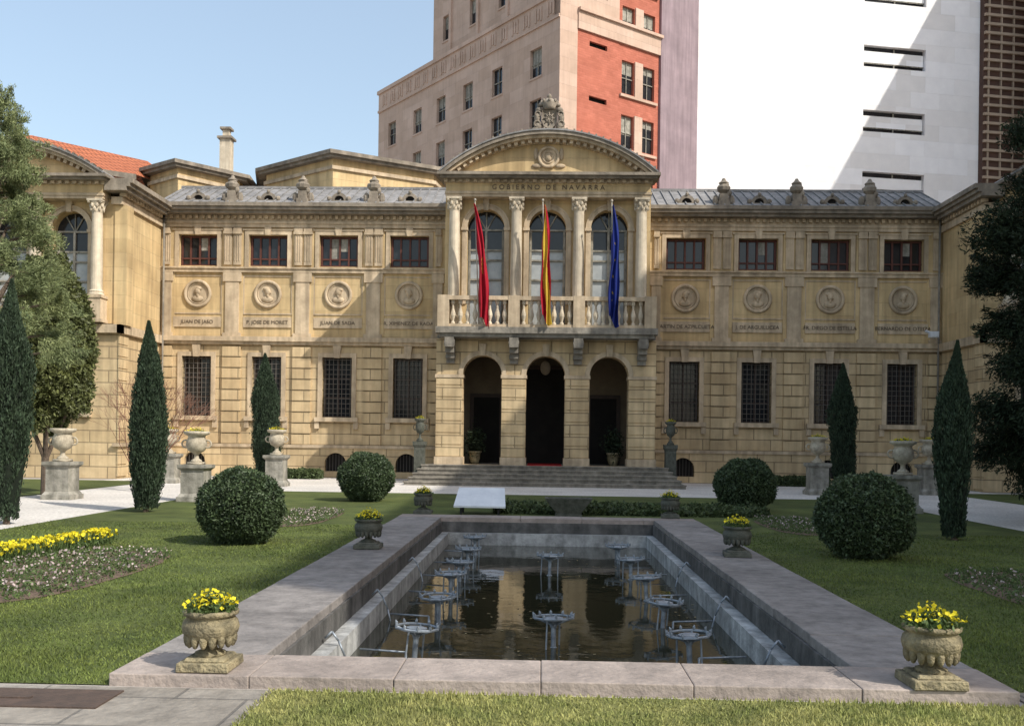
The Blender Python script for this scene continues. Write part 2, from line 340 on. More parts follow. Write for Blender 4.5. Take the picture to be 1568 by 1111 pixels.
        if 0<k<4:
            yb=YF-.2
            co.box(p-.22,p+.22,yb-.2,yb+.2,10.58,10.8); co.box(p-.17,p+.17,yb-.15,yb+.15,10.8,11.1)
            co.lathe(p,yb,11.1,[(.1,0),(.24,.12),(.26,.25),(.16,.36),(.2,.42),(.1,.5),(.05,.6)],10)
            for a in range(5):
                co.ell((p+.2*math.cos(a*1.3),yb-.08,11.12+.3*abs(math.sin(a*1.9))),(.1,.09,.12),7,5)
            for dx in(-.3,.3): co.ell((p+dx,yb,10.85),(.13,.08,.22),7,5)
    y0=YF-.5;y1=YF+2.0
    zn.add([(lo,y0,10.59),(hi,y0,10.59),(hi,y1,11.75),(lo,y1,11.75)],[(0,1,2,3)])
    zn.add([(lo,y1,11.75),(hi,y1,11.75),(hi,y1+5,11.9),(lo,y1+5,11.9)],[(0,1,2,3)])
    zn.box(lo,hi,y1-.06,y1+.08,11.74,11.84)
    x=lo+.2
    while x<hi:
        zn.add([(x-.02,y0,10.6),(x+.02,y0,10.6),(x+.02,y1,11.76),(x-.02,y1,11.76),(x-.02,y0,10.64),(x+.02,y0,10.64),(x+.02,y1,11.80),(x-.02,y1,11.80)],[(4,5,6,7),(0,1,5,4),(0,4,7,3),(1,2,6,5)]); x+=.36
    for c in cx:
        yy=YF-.12
        co.arc(c,10.78,.19,.31,0,math.pi,yy,yy+.7,12); co.box(c-.42,c+.42,yy-.02,yy+.4,10.68,10.78)
        dk.disc_y(c,yy+.1,10.8,.2); co.ell((c-.38,yy,10.85),(.1,.07,.1),7,5); co.ell((c+.38,yy,10.85),(.1,.07,.1),7,5); co.ell((c,yy,11.12),(.07,.06,.08),7,5)
tr_frame=MB()
def upper(xc,yf,dz,z0=5.5,rise=1.45,hb=3.65):
    ops=[(xc+d-.66,xc+d+.66,z0+.1,9.12+dz,'a') for d in(-2.2,0,2.2)]
    wl.wall('x',xc-hb,xc+hb,z0,10.2+dz,yf,ops,0.5)
    for d in(-2.2,0,2.2):
        c=xc+d
        gg.box(c-.68,c+.68,yf+.42,yf+.44,z0,8.4+dz); gl.box(c-.68,c+.68,yf+.42,yf+.44,8.41+dz,9.9+dz)
        for dx in(-.64,-.05,.56): tr_frame.box(c+dx,c+dx+.08,yf+.34,yf+.41,z0,9.1+dz)
        for zz in(6.6,7.3,8.0,8.36,9.08): tr_frame.box(c-.64,c+.64,yf+.345,yf+.405,zz+dz,zz+dz+.06)
        for a in(60,90,120): tr_frame.tube((c,yf+.38,9.1+dz),(c+.64*math.cos(R(a)),yf+.38,9.1+dz+.64*math.sin(R(a))),.025)
        tr.arc(c,9.12+dz,.662,.80,0,math.pi,yf-.07,yf+.01,16); tr.arc(c,9.12+dz,.80,.85,0,math.pi,yf-.1,yf+.01,16)
        for sx in(-1,1):
            tr.box(c+sx*.66,c+sx*.84,yf-.05,yf+.01,z0+.9,9.02+dz); tr.box(c+sx*.64,c+sx*.88,yf-.1,yf+.2,9.02+dz,9.12+dz)
        keystone(tr,c,9.72+dz,10.2+dz,yf-.16,.12)
    for d in(-3.3,-1.1,1.1,3.3):
        c=xc+d; y=yf-.28
        tr.box(c-.3,c+.3,y-.3,yf+.0,z0,z0+.12); tr.box(c-.26,c+.26,y-.26,yf,z0+.12,z0+.85); tr.box(c-.3,c+.3,y-.3,yf,z0+.85,z0+.95)
        pc.lathe(c,y,z0+.95,[(.27,0),(.27,.06),(.23,.09),(.25,.14),(.21,.19),(.205,.2),(.205,1.2),(.18,3.2+dz),(.2,3.24+dz)],18)
        zc=z0+.95+3.2+dz
        pc.lathe(c,y,zc,[(.19,0),(.2,.08),(.2,.22),(.23,.3),(.27,.38)],14)
        for ring,(rr,zz) in enumerate(((.22,.12),(.235,.24))):
            for i in range(8):
                a=2*math.pi*(i+.5*ring)/8; pc.ell((c+rr*math.cos(a),y+rr*math.sin(a),zc+zz),(.05,.05,.08),6,5)
        for i in range(4):
            a=math.pi/4+i*math.pi/2; pc.ell((c+.3*math.cos(a),y+.3*math.sin(a),zc+.36),(.06,.06,.06),6,5)
        pc.box(c-.27,c+.27,y-.27,y+.27,zc+.385,zc+.46)
    y=yf-.5; Z=10.11+dz
    tr.box(xc-3.6,xc+3.6,y,yf+.1,Z,Z+.1); tr.box(xc-3.63,xc+3.63,y-.03,yf+.1,Z+.1,Z+.19)
    wl.box(xc-3.6,xc+3.6,y,yf+.1,Z+.19,Z+.48)
    x=xc-3.66
    while x<xc+3.6:
        tr.box(x,x+.13,y-.16,y,Z+.49,Z+.58); x+=.26
    tr.box(xc-3.66,xc+3.66,y-.05,yf+.1,Z+.48,Z+.59)
    co.box(xc-3.78,xc+3.78,y-.34,yf+.1,Z+.59,Z+.67); co.box(xc-3.88,xc+3.88,y-.46,yf+.1,Z+.67,Z+.77)
    zb=Z+.77; hw=3.78; Rr=(hw*hw+rise*rise)/(2*rise); zc=zb+rise-Rr; ha=math.asin(hw/Rr)
    n=28; ri=Rr-.3
    pts=[]
    for i in range(n+1):
        a=math.pi/2+ha-2*ha*i/n; pts.append((xc+ri*math.cos(a),y+.1,max(zb,zc+ri*math.sin(a))))
    o=[(p[0],p[1],zb) for p in pts]
    for i in range(n): wl.add([o[i],o[i+1],pts[i+1],pts[i]],[(0,1,2,3)])
    a0=math.pi/2-ha;a1=math.pi/2+ha
    tr.arc(xc,zc,Rr-.34,Rr-.22,a0+.02,a1-.02,y-.0,y+.3,n)
    co.arc(xc,zc,Rr-.12,Rr-.0,a0,a1,y-.42,yf+.3,n); tr.arc(xc,zc,Rr-.22,Rr-.12,a0+.01,a1-.01,y-.3,yf+.3,n)
    zn.arc(xc,zc,Rr,Rr+.05,a0,a1,y-.46,yf+8,n)
    k=int(2*ha*Rr/.26)
    for i in range(k):
        a=a0+.03+(a1-a0-.06)*i/k; a2=a+.13/Rr
        tr.arc(xc,zc,Rr-.34,Rr-.225,a,a2,y-.2,y,1)
        co.arc(xc,zc,Rr+.05,Rr+.1,a,a+.06/Rr,y-.46,y-.2,1)
    wl.box(xc-3.6,xc+3.6,yf+.6,yf+8,9.95+dz,zb+.02)
    mz=zb+.64
    medal.torus_y(xc,y+.05,mz,.34,.06,26,8); medal.torus_y(xc,y+.06,mz,.2,.03,20,6); medal.disc_y(xc,y+.06,mz,.32); medal.ell((xc,y+.05,mz),(.12,.08,.16))
    for sx in(-1,1):
        medal.ell((xc+sx*.45,y+.08,mz+.12),(.08,.05,.22)); medal.ell((xc+sx*.4,y+.08,mz-.3),(.2,.05,.08))
    return zb,rise,y
zb,rise,yent=upper(XC,34.9,0.0)
textobj('G O B I E R N O   D E   N A V A R R A',.24,(XC,34.9-.515,10.44),pal,LETT)
for s in(-1,1):
    xc=XC+s*19.15; upper(xc,34.3,-.3,rise=1.2,hb=3.85)
    i=XC+s*15.1; o=XC+s*23.2; lo,hi=sorted((i,o))
    cxs=[xc-2.25,xc,xc+2.25]
    wj.wall('x',lo,hi,0,5.15,34.2,[(c-.6,c+.6,2.35,4.68) for c in cxs],.4)
    for c in cxs:
        gl.box(c-.6,c+.6,34.55,34.57,2.3,4.7); frame(tr,c-.6,c+.6,2.2,4.68,.17,34.14,34.22); tr.box(c-.85,c+.85,34.04,34.4,2.18,2.35)
        fr.box(c-.04,c+.04,34.5,34.54,2.3,4.7)
    wj.add([(i,34.2,0),(i,38,0),(i,38,5.15),(i,34.2,5.15)],[(0,1,2,3)]); 
    wl.add([(i,34.3,5.4),(i,38,5.4),(i,38,10.2),(i,34.3,10.2)],[(0,1,2,3)])
    wj.add([(o,34.2,0),(o,46,0),(o,46,11),(o,34.2,11)],[(0,1,2,3)])
    wl.box(i-.22,i+.22,34.24,34.8,5.45,9.68) 
    e=.14
    a,b=(i-e,i+e)
    tr.box(a,b,34.06,38,1.15,1.27); tr.box(min(i,i-s*.14),max(i,i-s*.14),34.0,37.8,5.15,5.45); tr.box(lo-.14,hi+.14,34.0,34.3,5.15,5.45)
    xs=sorted((i-s*.1,i+s*.3)); tr.box(*xs,34.1,37.9,9.69,9.95)
    yy=34.1
    while yy<37.6:
        xs=sorted((i-s*.22,i)); tr.box(*xs,yy,yy+.12,9.97,10.09); yy+=.25
    for q,z0,z1 in((.38,10.1,10.24),(.5,10.24,10.36),(.6,10.36,10.52)):
        xs=sorted((i-s*q,i+s*.4)); co.box(*xs,33.75,37.5,z0,z1)
    z=.1
    while z<5.0:
        xs=sorted((i-s*.05,i)); wj.box(*xs,34.16,34.9,z,z+.395); z+=.425
    wl.box(lo+.05,hi-.05,38.05,46,5,10.3)
# ---- portico ground floor
yp=34.8
wj.wall('x',XC-3.9,XC+3.9,.68,5.15,yp,[(XC+d-.69,XC+d+.69,.68,3.88,'a') for d in(-2.25,0,2.25)],.65)
for sx in(-3.9,3.9):
    wj.add([(XC+sx,yp,0),(XC+sx,38,0),(XC+sx,38,5.15),(XC+sx,yp,5.15)],[(0,1,2,3)])
    q=3.65 if sx>0 else -3.65
    wl.add([(XC+q,34.9,5.15),(XC+q,38,5.15),(XC+q,38,10.2),(XC+q,34.9,10.2)],[(0,1,2,3)])
gs.box(XC-3.89,XC+3.89,34.95,38,5.152,5.3)
for d in(-3.42,-1.125,1.125,3.42):
    w=.48 if abs(d)>2 else .435
    tr.box(XC+d-w-.03,XC+d+w+.03,yp-.06,yp+.7,3.76,3.88); tr.box(XC+d-w-.03,XC+d+w+.03,yp-.07,yp+.7,.68,.95)
    z=.97
    while z<3.7:
        wj.box(XC+d-w+.015,XC+d+w-.015,yp-.035,yp+.02,z,min(z+.395,3.74)); z+=.425
for d in(-2.25,0,2.25):
    tr.arc(XC+d,3.88,.692,.86,0,math.pi,yp-.04,yp+.02,18); keystone(tr,XC+d,4.55,4.98,yp-.12,.13)
for d in(-3.38,-1.125,1.125,3.38):
    c=XC+d
    for k,(pz,pr) in enumerate(((4.98,.72),(4.8,.5),(4.62,.3),(4.45,.16))):
        gs.box(c-.16+k*.005,c+.16-k*.005,yp-pr,yp+.01,pz-.18+.0,pz+.16 if k==0 else pz)
    gs.tube((c-.18,yp-.6,4.95),(c+.18,yp-.6,4.95),.12,seg=12); gs.tube((c-.17,yp-.14,4.5),(c+.17,yp-.14,4.5),.09,seg=12)
ys=34.0
gs.box(XC-3.75,XC+3.75,ys+.1,yp+.1,5.153,5.28); gs.box(XC-3.86,XC+3.86,ys,yp+.1,5.281,5.5)
tr.box(XC-3.76,XC+3.76,ys+.08,ys+.3,5.5,5.6); tr.box(XC-3.8,XC+3.8,ys+.04,ys+.34,6.44,6.58)
for d in(-3.6,-1.13,1.13,3.6):
    tr.box(XC+d-.2,XC+d+.2,ys+.03,ys+.36,5.501,6.6)
for sx in(-1,1):
    tr.box(XC+sx*3.6-.12,XC+sx*3.6+.12,ys+.3,34.6,5.5,5.6); tr.box(XC+sx*3.6-.14,XC+sx*3.6+.14,ys+.34,34.6,6.44,6.58)
bal=[(.075,0),(.075,.06),(.04,.1),(.05,.16),(.09,.3),(.085,.38),(.04,.55),(.04,.68),(.07,.72),(.075,.84)]
for a,b in((-3.4,-1.33),(-.93,.93),(1.33,3.4)):
    n=int((b-a)/.235)
    for i in range(n):
        pc.lathe(XC+a+(i+.5)*(b-a)/n,ys+.19,5.6,bal,8)
gs.box(XC-4.1,XC+4.1,34.55,38,0,.679)
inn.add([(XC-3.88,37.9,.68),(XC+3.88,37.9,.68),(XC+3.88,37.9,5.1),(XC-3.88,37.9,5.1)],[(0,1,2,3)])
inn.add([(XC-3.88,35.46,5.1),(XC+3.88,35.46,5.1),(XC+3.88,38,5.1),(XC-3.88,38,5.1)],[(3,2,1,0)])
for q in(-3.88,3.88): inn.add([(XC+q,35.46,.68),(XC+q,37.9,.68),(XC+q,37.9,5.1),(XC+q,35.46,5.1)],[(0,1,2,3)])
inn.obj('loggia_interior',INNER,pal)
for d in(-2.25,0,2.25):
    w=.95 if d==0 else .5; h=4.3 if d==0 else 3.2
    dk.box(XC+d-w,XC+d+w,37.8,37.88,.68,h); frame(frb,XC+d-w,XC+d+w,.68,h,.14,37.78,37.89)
pc.ell((XC,37.7,4.35),(.2,.08,.28)); 
for i in range(5):
    gs.box(XC-4.2-.11*(5-i),XC+4.2+.11*(5-i),33.0+.31*i,34.56+.001*i,0 if i==0 else i*.136-.001,(i+1)*.136-(.001 if i==4 else 0))
    gs.box(XC-4.22-.11*(5-i),XC+4.22+.11*(5-i),32.97+.31*i,33.1+.31*i,(i+1)*.136-.04,(i+1)*.136+.002)
cr=MB(); cy=34.35; cz=zb+rise+.02
cr.box(XC-.5,XC+.5,cy-.2,cy+.35,cz-.12,cz+.08)
sh=[(-.26,.75),(.26,.75),(.27,.4),(.2,.2),(0,.08),(-.2,.2),(-.27,.4)]
cr.add([(XC+a,cy-.14,cz+z) for a,z in sh]+[(XC+a,cy+.1,cz+z) for a,z in sh],[tuple(range(7)),tuple(range(13,6,-1))]+[(k,(k+1)%7,7+(k+1)%7,7+k) for k in range(7)])
for a in range(8):
    t=a*math.pi/4; cr.tube((XC,cy-.16,cz+.45),(XC+.2*math.cos(t),cy-.16,cz+.45+.22*math.sin(t)),.018)
cr.torus_y(XC,cy-.15,cz+.45,.12,.02)
for sx in(-1,1):
    for q,(dx,dz,rx,rz) in enumerate(((.38,.2,.16,.16),(.42,.5,.11,.2),(.36,.78,.13,.11),(.48,.08,.16,.1),(.3,.95,.1,.08))):
        cr.ell((XC+sx*dx,cy-.02,cz+dz),(rx,.12,rz),9,6)
    cr.torus_y(XC+sx*.42,cy-.1,cz+.28,.1,.035,14,5); cr.torus_y(XC+sx*.4,cy-.1,cz+.62,.09,.03,14,5)
cr.lathe(XC,cy,cz+.78,[(.24,0),(.24,.08),(.3,.2),(.26,.3),(.12,.4),(.04,.42)],12)
for a in range(8): cr.ell((XC+.28*math.cos(a*math.pi/4),cy+.28*math.sin(a*math.pi/4),cz+1.06),(.05,.05,.07),6,5)
cr.lathe(XC,cy,cz+1.18,[(.05,0),(.09,.08),(.05,.16),(.02,.18)],8)
cr.obj('coat_of_arms_crest',CORN,pal,True)
def bay(poly,z0,z1):
    wl.prism(poly,z0,z1)
    cxp=sum(p[0] for p in poly)/len(poly); cyp=sum(p[1] for p in poly)/len(poly)
    def sc(k,dd): 
        out=[]
        for x,y in poly:
            d=math.hypot(x-cxp,y-cyp); out.append((cxp+(x-cxp)*(d+k)/d,cyp+(y-cyp)*(d+k)/d))
        return out
    tr.prism(sc(.12,0),z1-.45,z1-.3); co.prism(sc(.35,0),z1,z1+.12); co.prism(sc(.5,0),z1+.12,z1+.28)
    top=sc(.5,0); n=len(top)
    zn.add([(x,y,z1+.281) for x,y in top]+[(cxp,cyp,z1+.95)],[(k,(k+1)%n,n) for k in range(n)])
bay([(-13.7,47.5),(-12.6,43.9),(-9.0,41.2),(-5.0,43.6),(-4.4,47.5)],11,13.35)
bay([(-19.0,47),(-17.8,43.6),(-16.0,42.2),(-14.0,44.5),(-14.2,47.6)],11,13.2)
pc.box(-15.2,-14.7,45.2,45.7,13.4,15.4); co.box(-15.3,-14.6,45.1,45.8,15.4,15.5); pc.box(-15.1,-14.8,45.3,45.6,15.5,15.85); co.box(-15.2,-14.7,45.2,45.72,15.85,15.95)
tl=MB()
tl.add([(-28,41.5,14.2),(-17.9,42.2,12.9),(-17.2,47.2,13.3),(-28,55,13),(-24.8,46.5,15.9),(-19.0,46.2,14.6)],[(0,1,5,4),(1,2,5),(2,3,4,5)])
tl.obj('tiled_roof',TILE,pal); wl.box(-27.8,-18.2,43.0,46.8,10,12.8); co.add([(-28,41.4,14.18),(-17.8,42.1,12.88),(-17.8,42.1,12.65),(-28,41.4,13.95)],[(0,1,2,3)])
dp=MB()
for s in(-1,1):
    dp.tube((XC+s*14.95,YF-.2,0),(XC+s*14.95,YF-.2,10.2),.04)
dp.obj('downpipe',GREYST,pal,True)
wl.obj('walls',STONEP,pal); wj.obj('rusticated_walls',STONEJ,pal); tr.obj('stone_trim',TRIM,pal); co.obj('cornices_and_roof_ornaments',CORN,pal)
gl.obj('window_glass',GLASS,pal); gg.obj('balcony_door_glass',GLASSG,pal); fr.obj('upper_window_frames',REDWD,pal); frb.obj('lower_window_frames',BRNWD,pal); tr_frame.obj('balcony_door_frames',PED,pal)
cur.obj('window_blinds',PED,pal)
ir.obj('window_grilles',GRILL,pal); dk.obj('dark_openings',DARKIN,pal); zn.obj('zinc_roof',ZINC,pal); pc.obj('columns_and_balusters',PALE,pal,False)
gs.obj('steps_and_balcony_slab',GREYST,pal); medal.obj('medallions',TRIM,pal,True)
c=MB(); c.box(XC-.62,XC+.62,34.6,37.7,.68,.69); c.obj('entrance_carpet',CARPET,pal)
# wall lamp / camera bracket at right corner
e=empty('wall_floodlight',(XC+14.6,37.4,5.75)); m=MB(); m.box(-.16,.16,-.12,.1,-.1,.12); m.tube((0,.1,0),(.25,.55,-.1),.03); m.box(-.13,.13,-.135,-.121,-.07,.09); m.tube((-.3,.0,.15),(-.05,.0,.05),.05); m.obj('housing',BOARD,e)

# ---------------------------------------------------------------- flags
def flag(name,x,kind,lean):
    e=empty(name,(x,34.12,5.6))
    p=MB(); p.tube((0,0,0),(-.16,-.35,4.2),.024,.018); p.ell((-.16,-.35,4.24),(.045,.045,.055)); p.obj('pole',WOODP,e,True)
    c=MB(); nT=50;nS=22; V=[]
    ph=random.random()*6
    for i in range(nT+1):
        t=i/nT; w=.06+.52*t**.75*(1-.42*t)
        for j in range(nS+1):
            s=j/nS; X=-.15+lean*t+(s-.2)*w+.05*math.sin(4.5*t+ph)+.02*math.sin(14*t+5*s); Y=-.38+.2*t+.10*math.sin(13*s+3.5*t+ph)*(.3+t)+.03*math.sin(9*t+ph)
            Z=4.1-3.85*t-.4*s*(1-t)*t-.35*s*t*t+.08*math.sin(6*s+ph)*t; V.append((X,Y,Z))
    F=[]
    for i in range(nT):
        for j in range(nS):
            a=i*(nS+1)+j; F.append((a,a+1,a+nS+2,a+nS+1))
    c.add(V,F)
    mi=[]
    for i in range(nT):
        for j in range(nS):
            q=(j/nS+.22*math.sin(i/nT*4+.5))
            if kind=='es': mi.append(1 if .28<q<.8 else 0)
            elif kind=='eu': mi.append(1 if (i%7==2 and j in(8,9)) and 12<i<38 else 0)
            else: mi.append(1 if (22<i<30 and j in(8,9,10,11) and (i+j)%2==0) else 0)
    c.mi=mi
    c.obj('cloth',{'es':[FRED,FYEL],'eu':[FBLU,FYEL],'na':[FRED,FYEL]}[kind],e,True)
flag('red_navarre_flag',XC-2.36,'na',.26); flag('spanish_flag',XC-.02,'es',.1); flag('european_flag',XC+2.35,'eu',.05)

# ================================================================= BACKGROUND BUILDINGS
def oriented(name,org,ang):
    return empty(name,(org[0],org[1],0),ang)
ang=R(38)
e=oriented('brick_office_building',(.83,65),ang)
be=MB();bk=MB();mv=MB();g=MB();f=MB();dk2=MB();bd=MB()
lt=[2.6,7.2,11.0,14.8,18.4,22.6]
rows=[6,9.5,13,16.5,20,23.8,27.3]
ops=[(t-.65,t+.65,z-1.0,z+1.0) for t in lt for z in rows]
be.wall('y',0,25,0,29.6,0,ops,.35)
for t in lt:
    for z in rows:
        g.box(.25,.27,t-.66,t+.66,z-1.02,z+1.02); f.box(.18,.24,t-.03,t+.03,z-1,z+1); f.box(.18,.24,t-.65,t+.65,z-.03,z+.03); be.box(-.06,.0,t-.72,t+.72,z-1.12,z-1.0)
        if random.random()<.5: bd.box(.241,.249,t-.6,t+.6,z+1-random.choice((.5,.8,1.2)),z+1)
be.box(-.12,.3,0,25,29.6,29.8); be.box(-.02,.3,.0,25,29.8,31.2); be.box(-.15,.4,0,25.1,31.2,31.5)
t=.6
while t<24.5:
    for k in range(3): be.box(-.08,-.02,t+.1*k*3,t+.1*k*3+.16,30.0+.12*(k%2),30.95-.1*(k%2))
    t+=1.35
be.box(.3,14,16.9,25,0,31.2)
be.wall('y',.9,16.6,31.2,52,.5,[(t-.65,t+.65,z-1,z+1) for t in lt[1:4] for z in(33.9,37.4,41)],.35)
for t in lt[1:4]:
    for z in(33.9,37.4,41): g.box(.75,.77,t-.66,t+.66,z-1.02,z+1.02); be.box(.44,.5,t-.72,t+.72,z-1.12,z-1); bd.box(.741,.749,t-.6,t+.6,z,z+1)
be.box(.5,14,16.6,16.9,0,52)
t=1.5
while t<16: be.box(.35,.5,t+1.2,t+1.5,31.5,44); t+=3.8
be.box(-.02,1.5,-.02,.6,0,52)
bk.wall('x',1.5,5.3,0,29.2,.03,[(2.6,4.2,z,z+.35) for z in(5.5,9.3,13.1,16.9,20.7,24.6,28.3)],.2)
be.box(1.5,9.2,-.12,.5,29.2,30.4); be.box(1.5,9.3,-.3,.5,30.4,30.6); be.wall('x',1.5,5.3,30.6,52,.03,[(2.6,4.2,z,z+1.6) for z in(31.8,35.5,39)],.3)
dk2.box(1.5,5.3,.35,.4,0,52)
zz=[3.0+3.8*k for k in range(12)]
wops=[(a,a+1.15,z,z+2.3) for z in zz for a in(5.6,7.6)]
bk.wall('x',5.3,9.2,0,52,.06,wops,.35)
for z in zz:
    be.box(6.8,7.55,-.03,.05,z-.1,z+2.4); be.box(5.4,8.95,-.1,.05,z-.28,z-.1)
    for a in(5.6,7.6):
        g.box(a,a+1.15,.3,.32,z,z+2.3); f.box(a+.55,a+.6,.22,.29,z,z+2.3); f.box(a,a+1.15,.22,.29,z+1.1,z+1.16)
        if random.random()<.6: bd.box(a,a+1.15,.291,.299,z+2.3-random.choice((.5,.9,1.3)),z+2.3)
mv.box(9.2,13.0,-.15,13,0,60)
be.obj('beige_walls',BEIGE,e); bk.obj('brick_walls',BRICKR,e); mv.obj('party_wall',MAUVE,e)
g.obj('windows',GLASS,e); f.obj('window_bars',PED,e); dk2.obj('vents',DARKIN,e); bd.obj('blinds',PED,e)
a=R(12); e=oriented('white_office_building',(12,88),a)
w=MB();g=MB();fm=MB();bl=MB()
ops=[(17.7,24.0,z-1.0,z+1.0) for z in(8,14,20,25.8,31.5,37.5,43.5,50)]
w.wall('x',-2,29.6,0,62,0,ops,.6)
for o in ops:
    g.box(17.7,24,.5,.52,o[2],o[3]); bl.box(17.75,23.95,.30,.33,o[2]+.5,o[3]-.45)
    fm.box(20.9,21.0,.33,.45,o[2],o[3])
    fm.box(17.7,24,.335,.42,o[2]+.42,o[2]+.5)
w.obj('white_walls',WHITEP,e); g.obj('windows',GLASS,e); fm.obj('window_frames',PED,e); bl.obj('blinds',WHITEP,e)
e2=oriented('grid_facade_tower',(12,88),a)
w=MB();sl=MB()
w.box(29.62,50,-.6,20,0,70)
z=2
while z<69:
    sl.box(29.6,50,-.85,-.62,z,z+.24); z+=.85
x=30
while x<50: sl.box(x,x+.12,-.8,-.61,1,69); x+=1.3
w.obj('tower_body',BROWN,e2); sl.obj('tower_slats',SLAT,e2)
e=oriented('unseen_shadow_tower',(44.8,90),R(25))  # unseen tower, added to cast the diagonal shadow on the white building
w=MB();g=MB()
w.wall('y',-38,0,0,54.4,0,[(y,y+1.6,z,z+1.8) for y in np.arange(-36,-2,3.2) for z in np.arange(3,52,3.6)],.3)
w.box(.3,16,-38,0,0,54.4); g.box(.25,.29,-37.9,-.1,.5,54)
w.obj('tower_walls',BEIGE,e); g.obj('windows',GLASS,e)
e=empty('unseen_shade_building',(24,0,0))  # unseen building, placed and sized to shade pool, right lawn and facade
w=MB();g=MB()
w.wall('y',-8.5,33.4,0,29.5,0,[(y,y+1.3,z,z+1.9) for y in np.arange(-7,32,3.1) for z in np.arange(1.5,27,3.4)],.3)
w.box(.3,14,-8.5,33.4,0,29.5); g.box(.25,.29,-8.4,33.3,.5,28.5); w.box(-.3,.4,-8.6,33.5,29.5,29.7)
for z in np.arange(1.2,27,3.4): w.box(-.08,0,-8.5,33.4,z-.2,z-.05)
w.obj('shade_building_walls',BEIGE,e); g.obj('windows',GLASS,e)

# ================================================================= GROUND
def sheet(name,xs,ys,holes,z,mt):
    mb=MB()
    for i in range(len(xs)-1):
        for j in range(len(ys)-1):
            cx=(xs[i]+xs[i+1])/2;cy=(ys[j]+ys[j+1])/2
            if any(a<cx<b and c<cy<d for a,b,c,d in holes): continue
            mb.add([(xs[i],ys[j],z),(xs[i+1],ys[j],z),(xs[i+1],ys[j+1],z),(xs[i],ys[j+1],z)],[(0,1,2,3)])
    return mb.obj(name,mt)
PX0,PX1,PY0,PY1=-1.95,2.2,6.92,19.1
sheet('ground',[-900,PX0,PX1,900],[-300,PY0,PY1,1500],[(PX0,PX1,PY0,PY1)],0,GROUND)
sheet('gravel_path',[-15,-9,-2.8,3.05,9.2,15.2],[5,28.3,37.86],[(-9,-2.8,5,28.3),(-2.8,3.05,5,28.3),(3.05,9.2,5,28.3)],.004,GRAV)
lw=[(-9,-2.8,6.3,28.3),(3.05,9.2,6.6,28.3),(-2.8,3.05,20.0,28.3)]
mb=MB()
for i,(x0,x1,y0,y1) in enumerate(lw): mb.add([(x0,y0,.008),(x1,y0,.008),(x1,y1,.008),(x0,y1,.008)],[(0,1,2,3)])
mb.add([(-40,15,.008),(-13,15,.008),(-13,33,.008),(-40,33,.008)],[(0,1,2,3)]); mb.add([(13.2,15,.008),(40,15,.008),(40,33,.008),(13.2,33,.008)],[(0,1,2,3)])
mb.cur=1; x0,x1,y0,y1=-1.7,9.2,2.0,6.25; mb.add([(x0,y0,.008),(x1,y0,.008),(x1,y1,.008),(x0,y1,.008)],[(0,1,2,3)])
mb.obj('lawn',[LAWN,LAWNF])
mb=MB(); mb.box(-9,-1.72,2,6.24,-.02,.012); mb.box(3.1,5.2,6.25,6.58,-.02,.012); mb.obj('stone_paving',SLAB)
mb=MB(); mb.box(-3.75,-2.62,5.72,6.12,.0,.022); mb.box(-3.3,-3.1,5.88,5.92,.022,.03); mb.obj('manhole_cover',RUST)
e=empty('garden_pool')
c=MB();cs=MB();pw=MB();ph=MB();fl=MB()
h=.085
x=PX0-.85
while x<PX1+.85-.01:
    x2=min(x+1.0+random.uniform(-.12,.15),PX1+.85)
    if PX1+.85-x2<.4:x2=PX1+.85
    c.box(x+.002,x2-.002,PY0-.62+random.uniform(-.006,.006),PY0,-.1,h+random.uniform(-.003,.003)); x=x2
x=PX0-.85
while x<PX1+.85-.01:
    x2=min(x+1.2,PX1+.85); c.box(x+.003,x2-.003,PY1,PY1+.6,-.1,h+random.uniform(-.004,.004)); x=x2
for a,b in((PX0-.85,PX0),(PX1,PX1+.85)):
    y=PY0+.001
    while y<PY1-.01:
        y2=min(y+1.2+random.uniform(-.1,.15),PY1-.001)
        if PY1-y2<.4:y2=PY1-.001
        cs.box(a+random.uniform(-.006,.006),b,y+.003,y2-.003,-.1,h-.001+random.uniform(-.004,.004)); y=y2
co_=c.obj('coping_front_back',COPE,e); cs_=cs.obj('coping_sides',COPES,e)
for o in(co_,cs_):
    bv=o.modifiers.new('b','BEVEL'); bv.width=.008; bv.segments=2
WZ=-.43
d=.03
pw.box(PX0-.3,PX0+d,PY0,PY1,-.2,-.0); pw.box(PX1-d,PX1+.3,PY0,PY1,-.2,-.0); pw.box(PX0,PX1,PY1-d,PY1+.3,-.2,0.0); pw.box(PX0,PX1,PY0-.3,PY0+d,-.2,0.0)
d=.17
ph.box(PX0-.3,PX0+d,PY0,PY1,-1.2,-.205); ph.box(PX1-d,PX1+.3,PY0,PY1,-1.2,-.205); ph.box(PX0,PX1,PY1-d,PY1+.3,-1.2,-.206); ph.box(PX0,PX1,PY0-.3,PY0+d,-1.2,-.206)
fl.box(PX0,PX1,PY0,PY1,-1.3,-1.2)
pw.obj('pool_upper_wall',PWALL,e); ph.obj('pool_ledge',PWHITE,e); fl.obj('pool_floor',PFLOOR,e)
wt=MB(); wt.add([(PX0+.1,PY0+.1,WZ),(PX1-.1,PY0+.1,WZ),(PX1-.1,PY1-.1,WZ),(PX0+.1,PY1-.1,WZ)],[(0,1,2,3)]); wt.obj('water',WATER)
P=np.column_stack([rng.uniform(PX0+.25,PX1-.25,420),rng.uniform(PY0+.3,PY1-.3,420),np.full(420,WZ+.004)])
P=P[(np.sin(P[:,0]*2.1+P[:,1]*.8)>.1)]
n=len(P); a=rng.random(n)*6.28; u=np.column_stack([np.cos(a),np.sin(a),0*a])*.028; w_=np.column_stack([-np.sin(a),np.cos(a),0*a])*.014
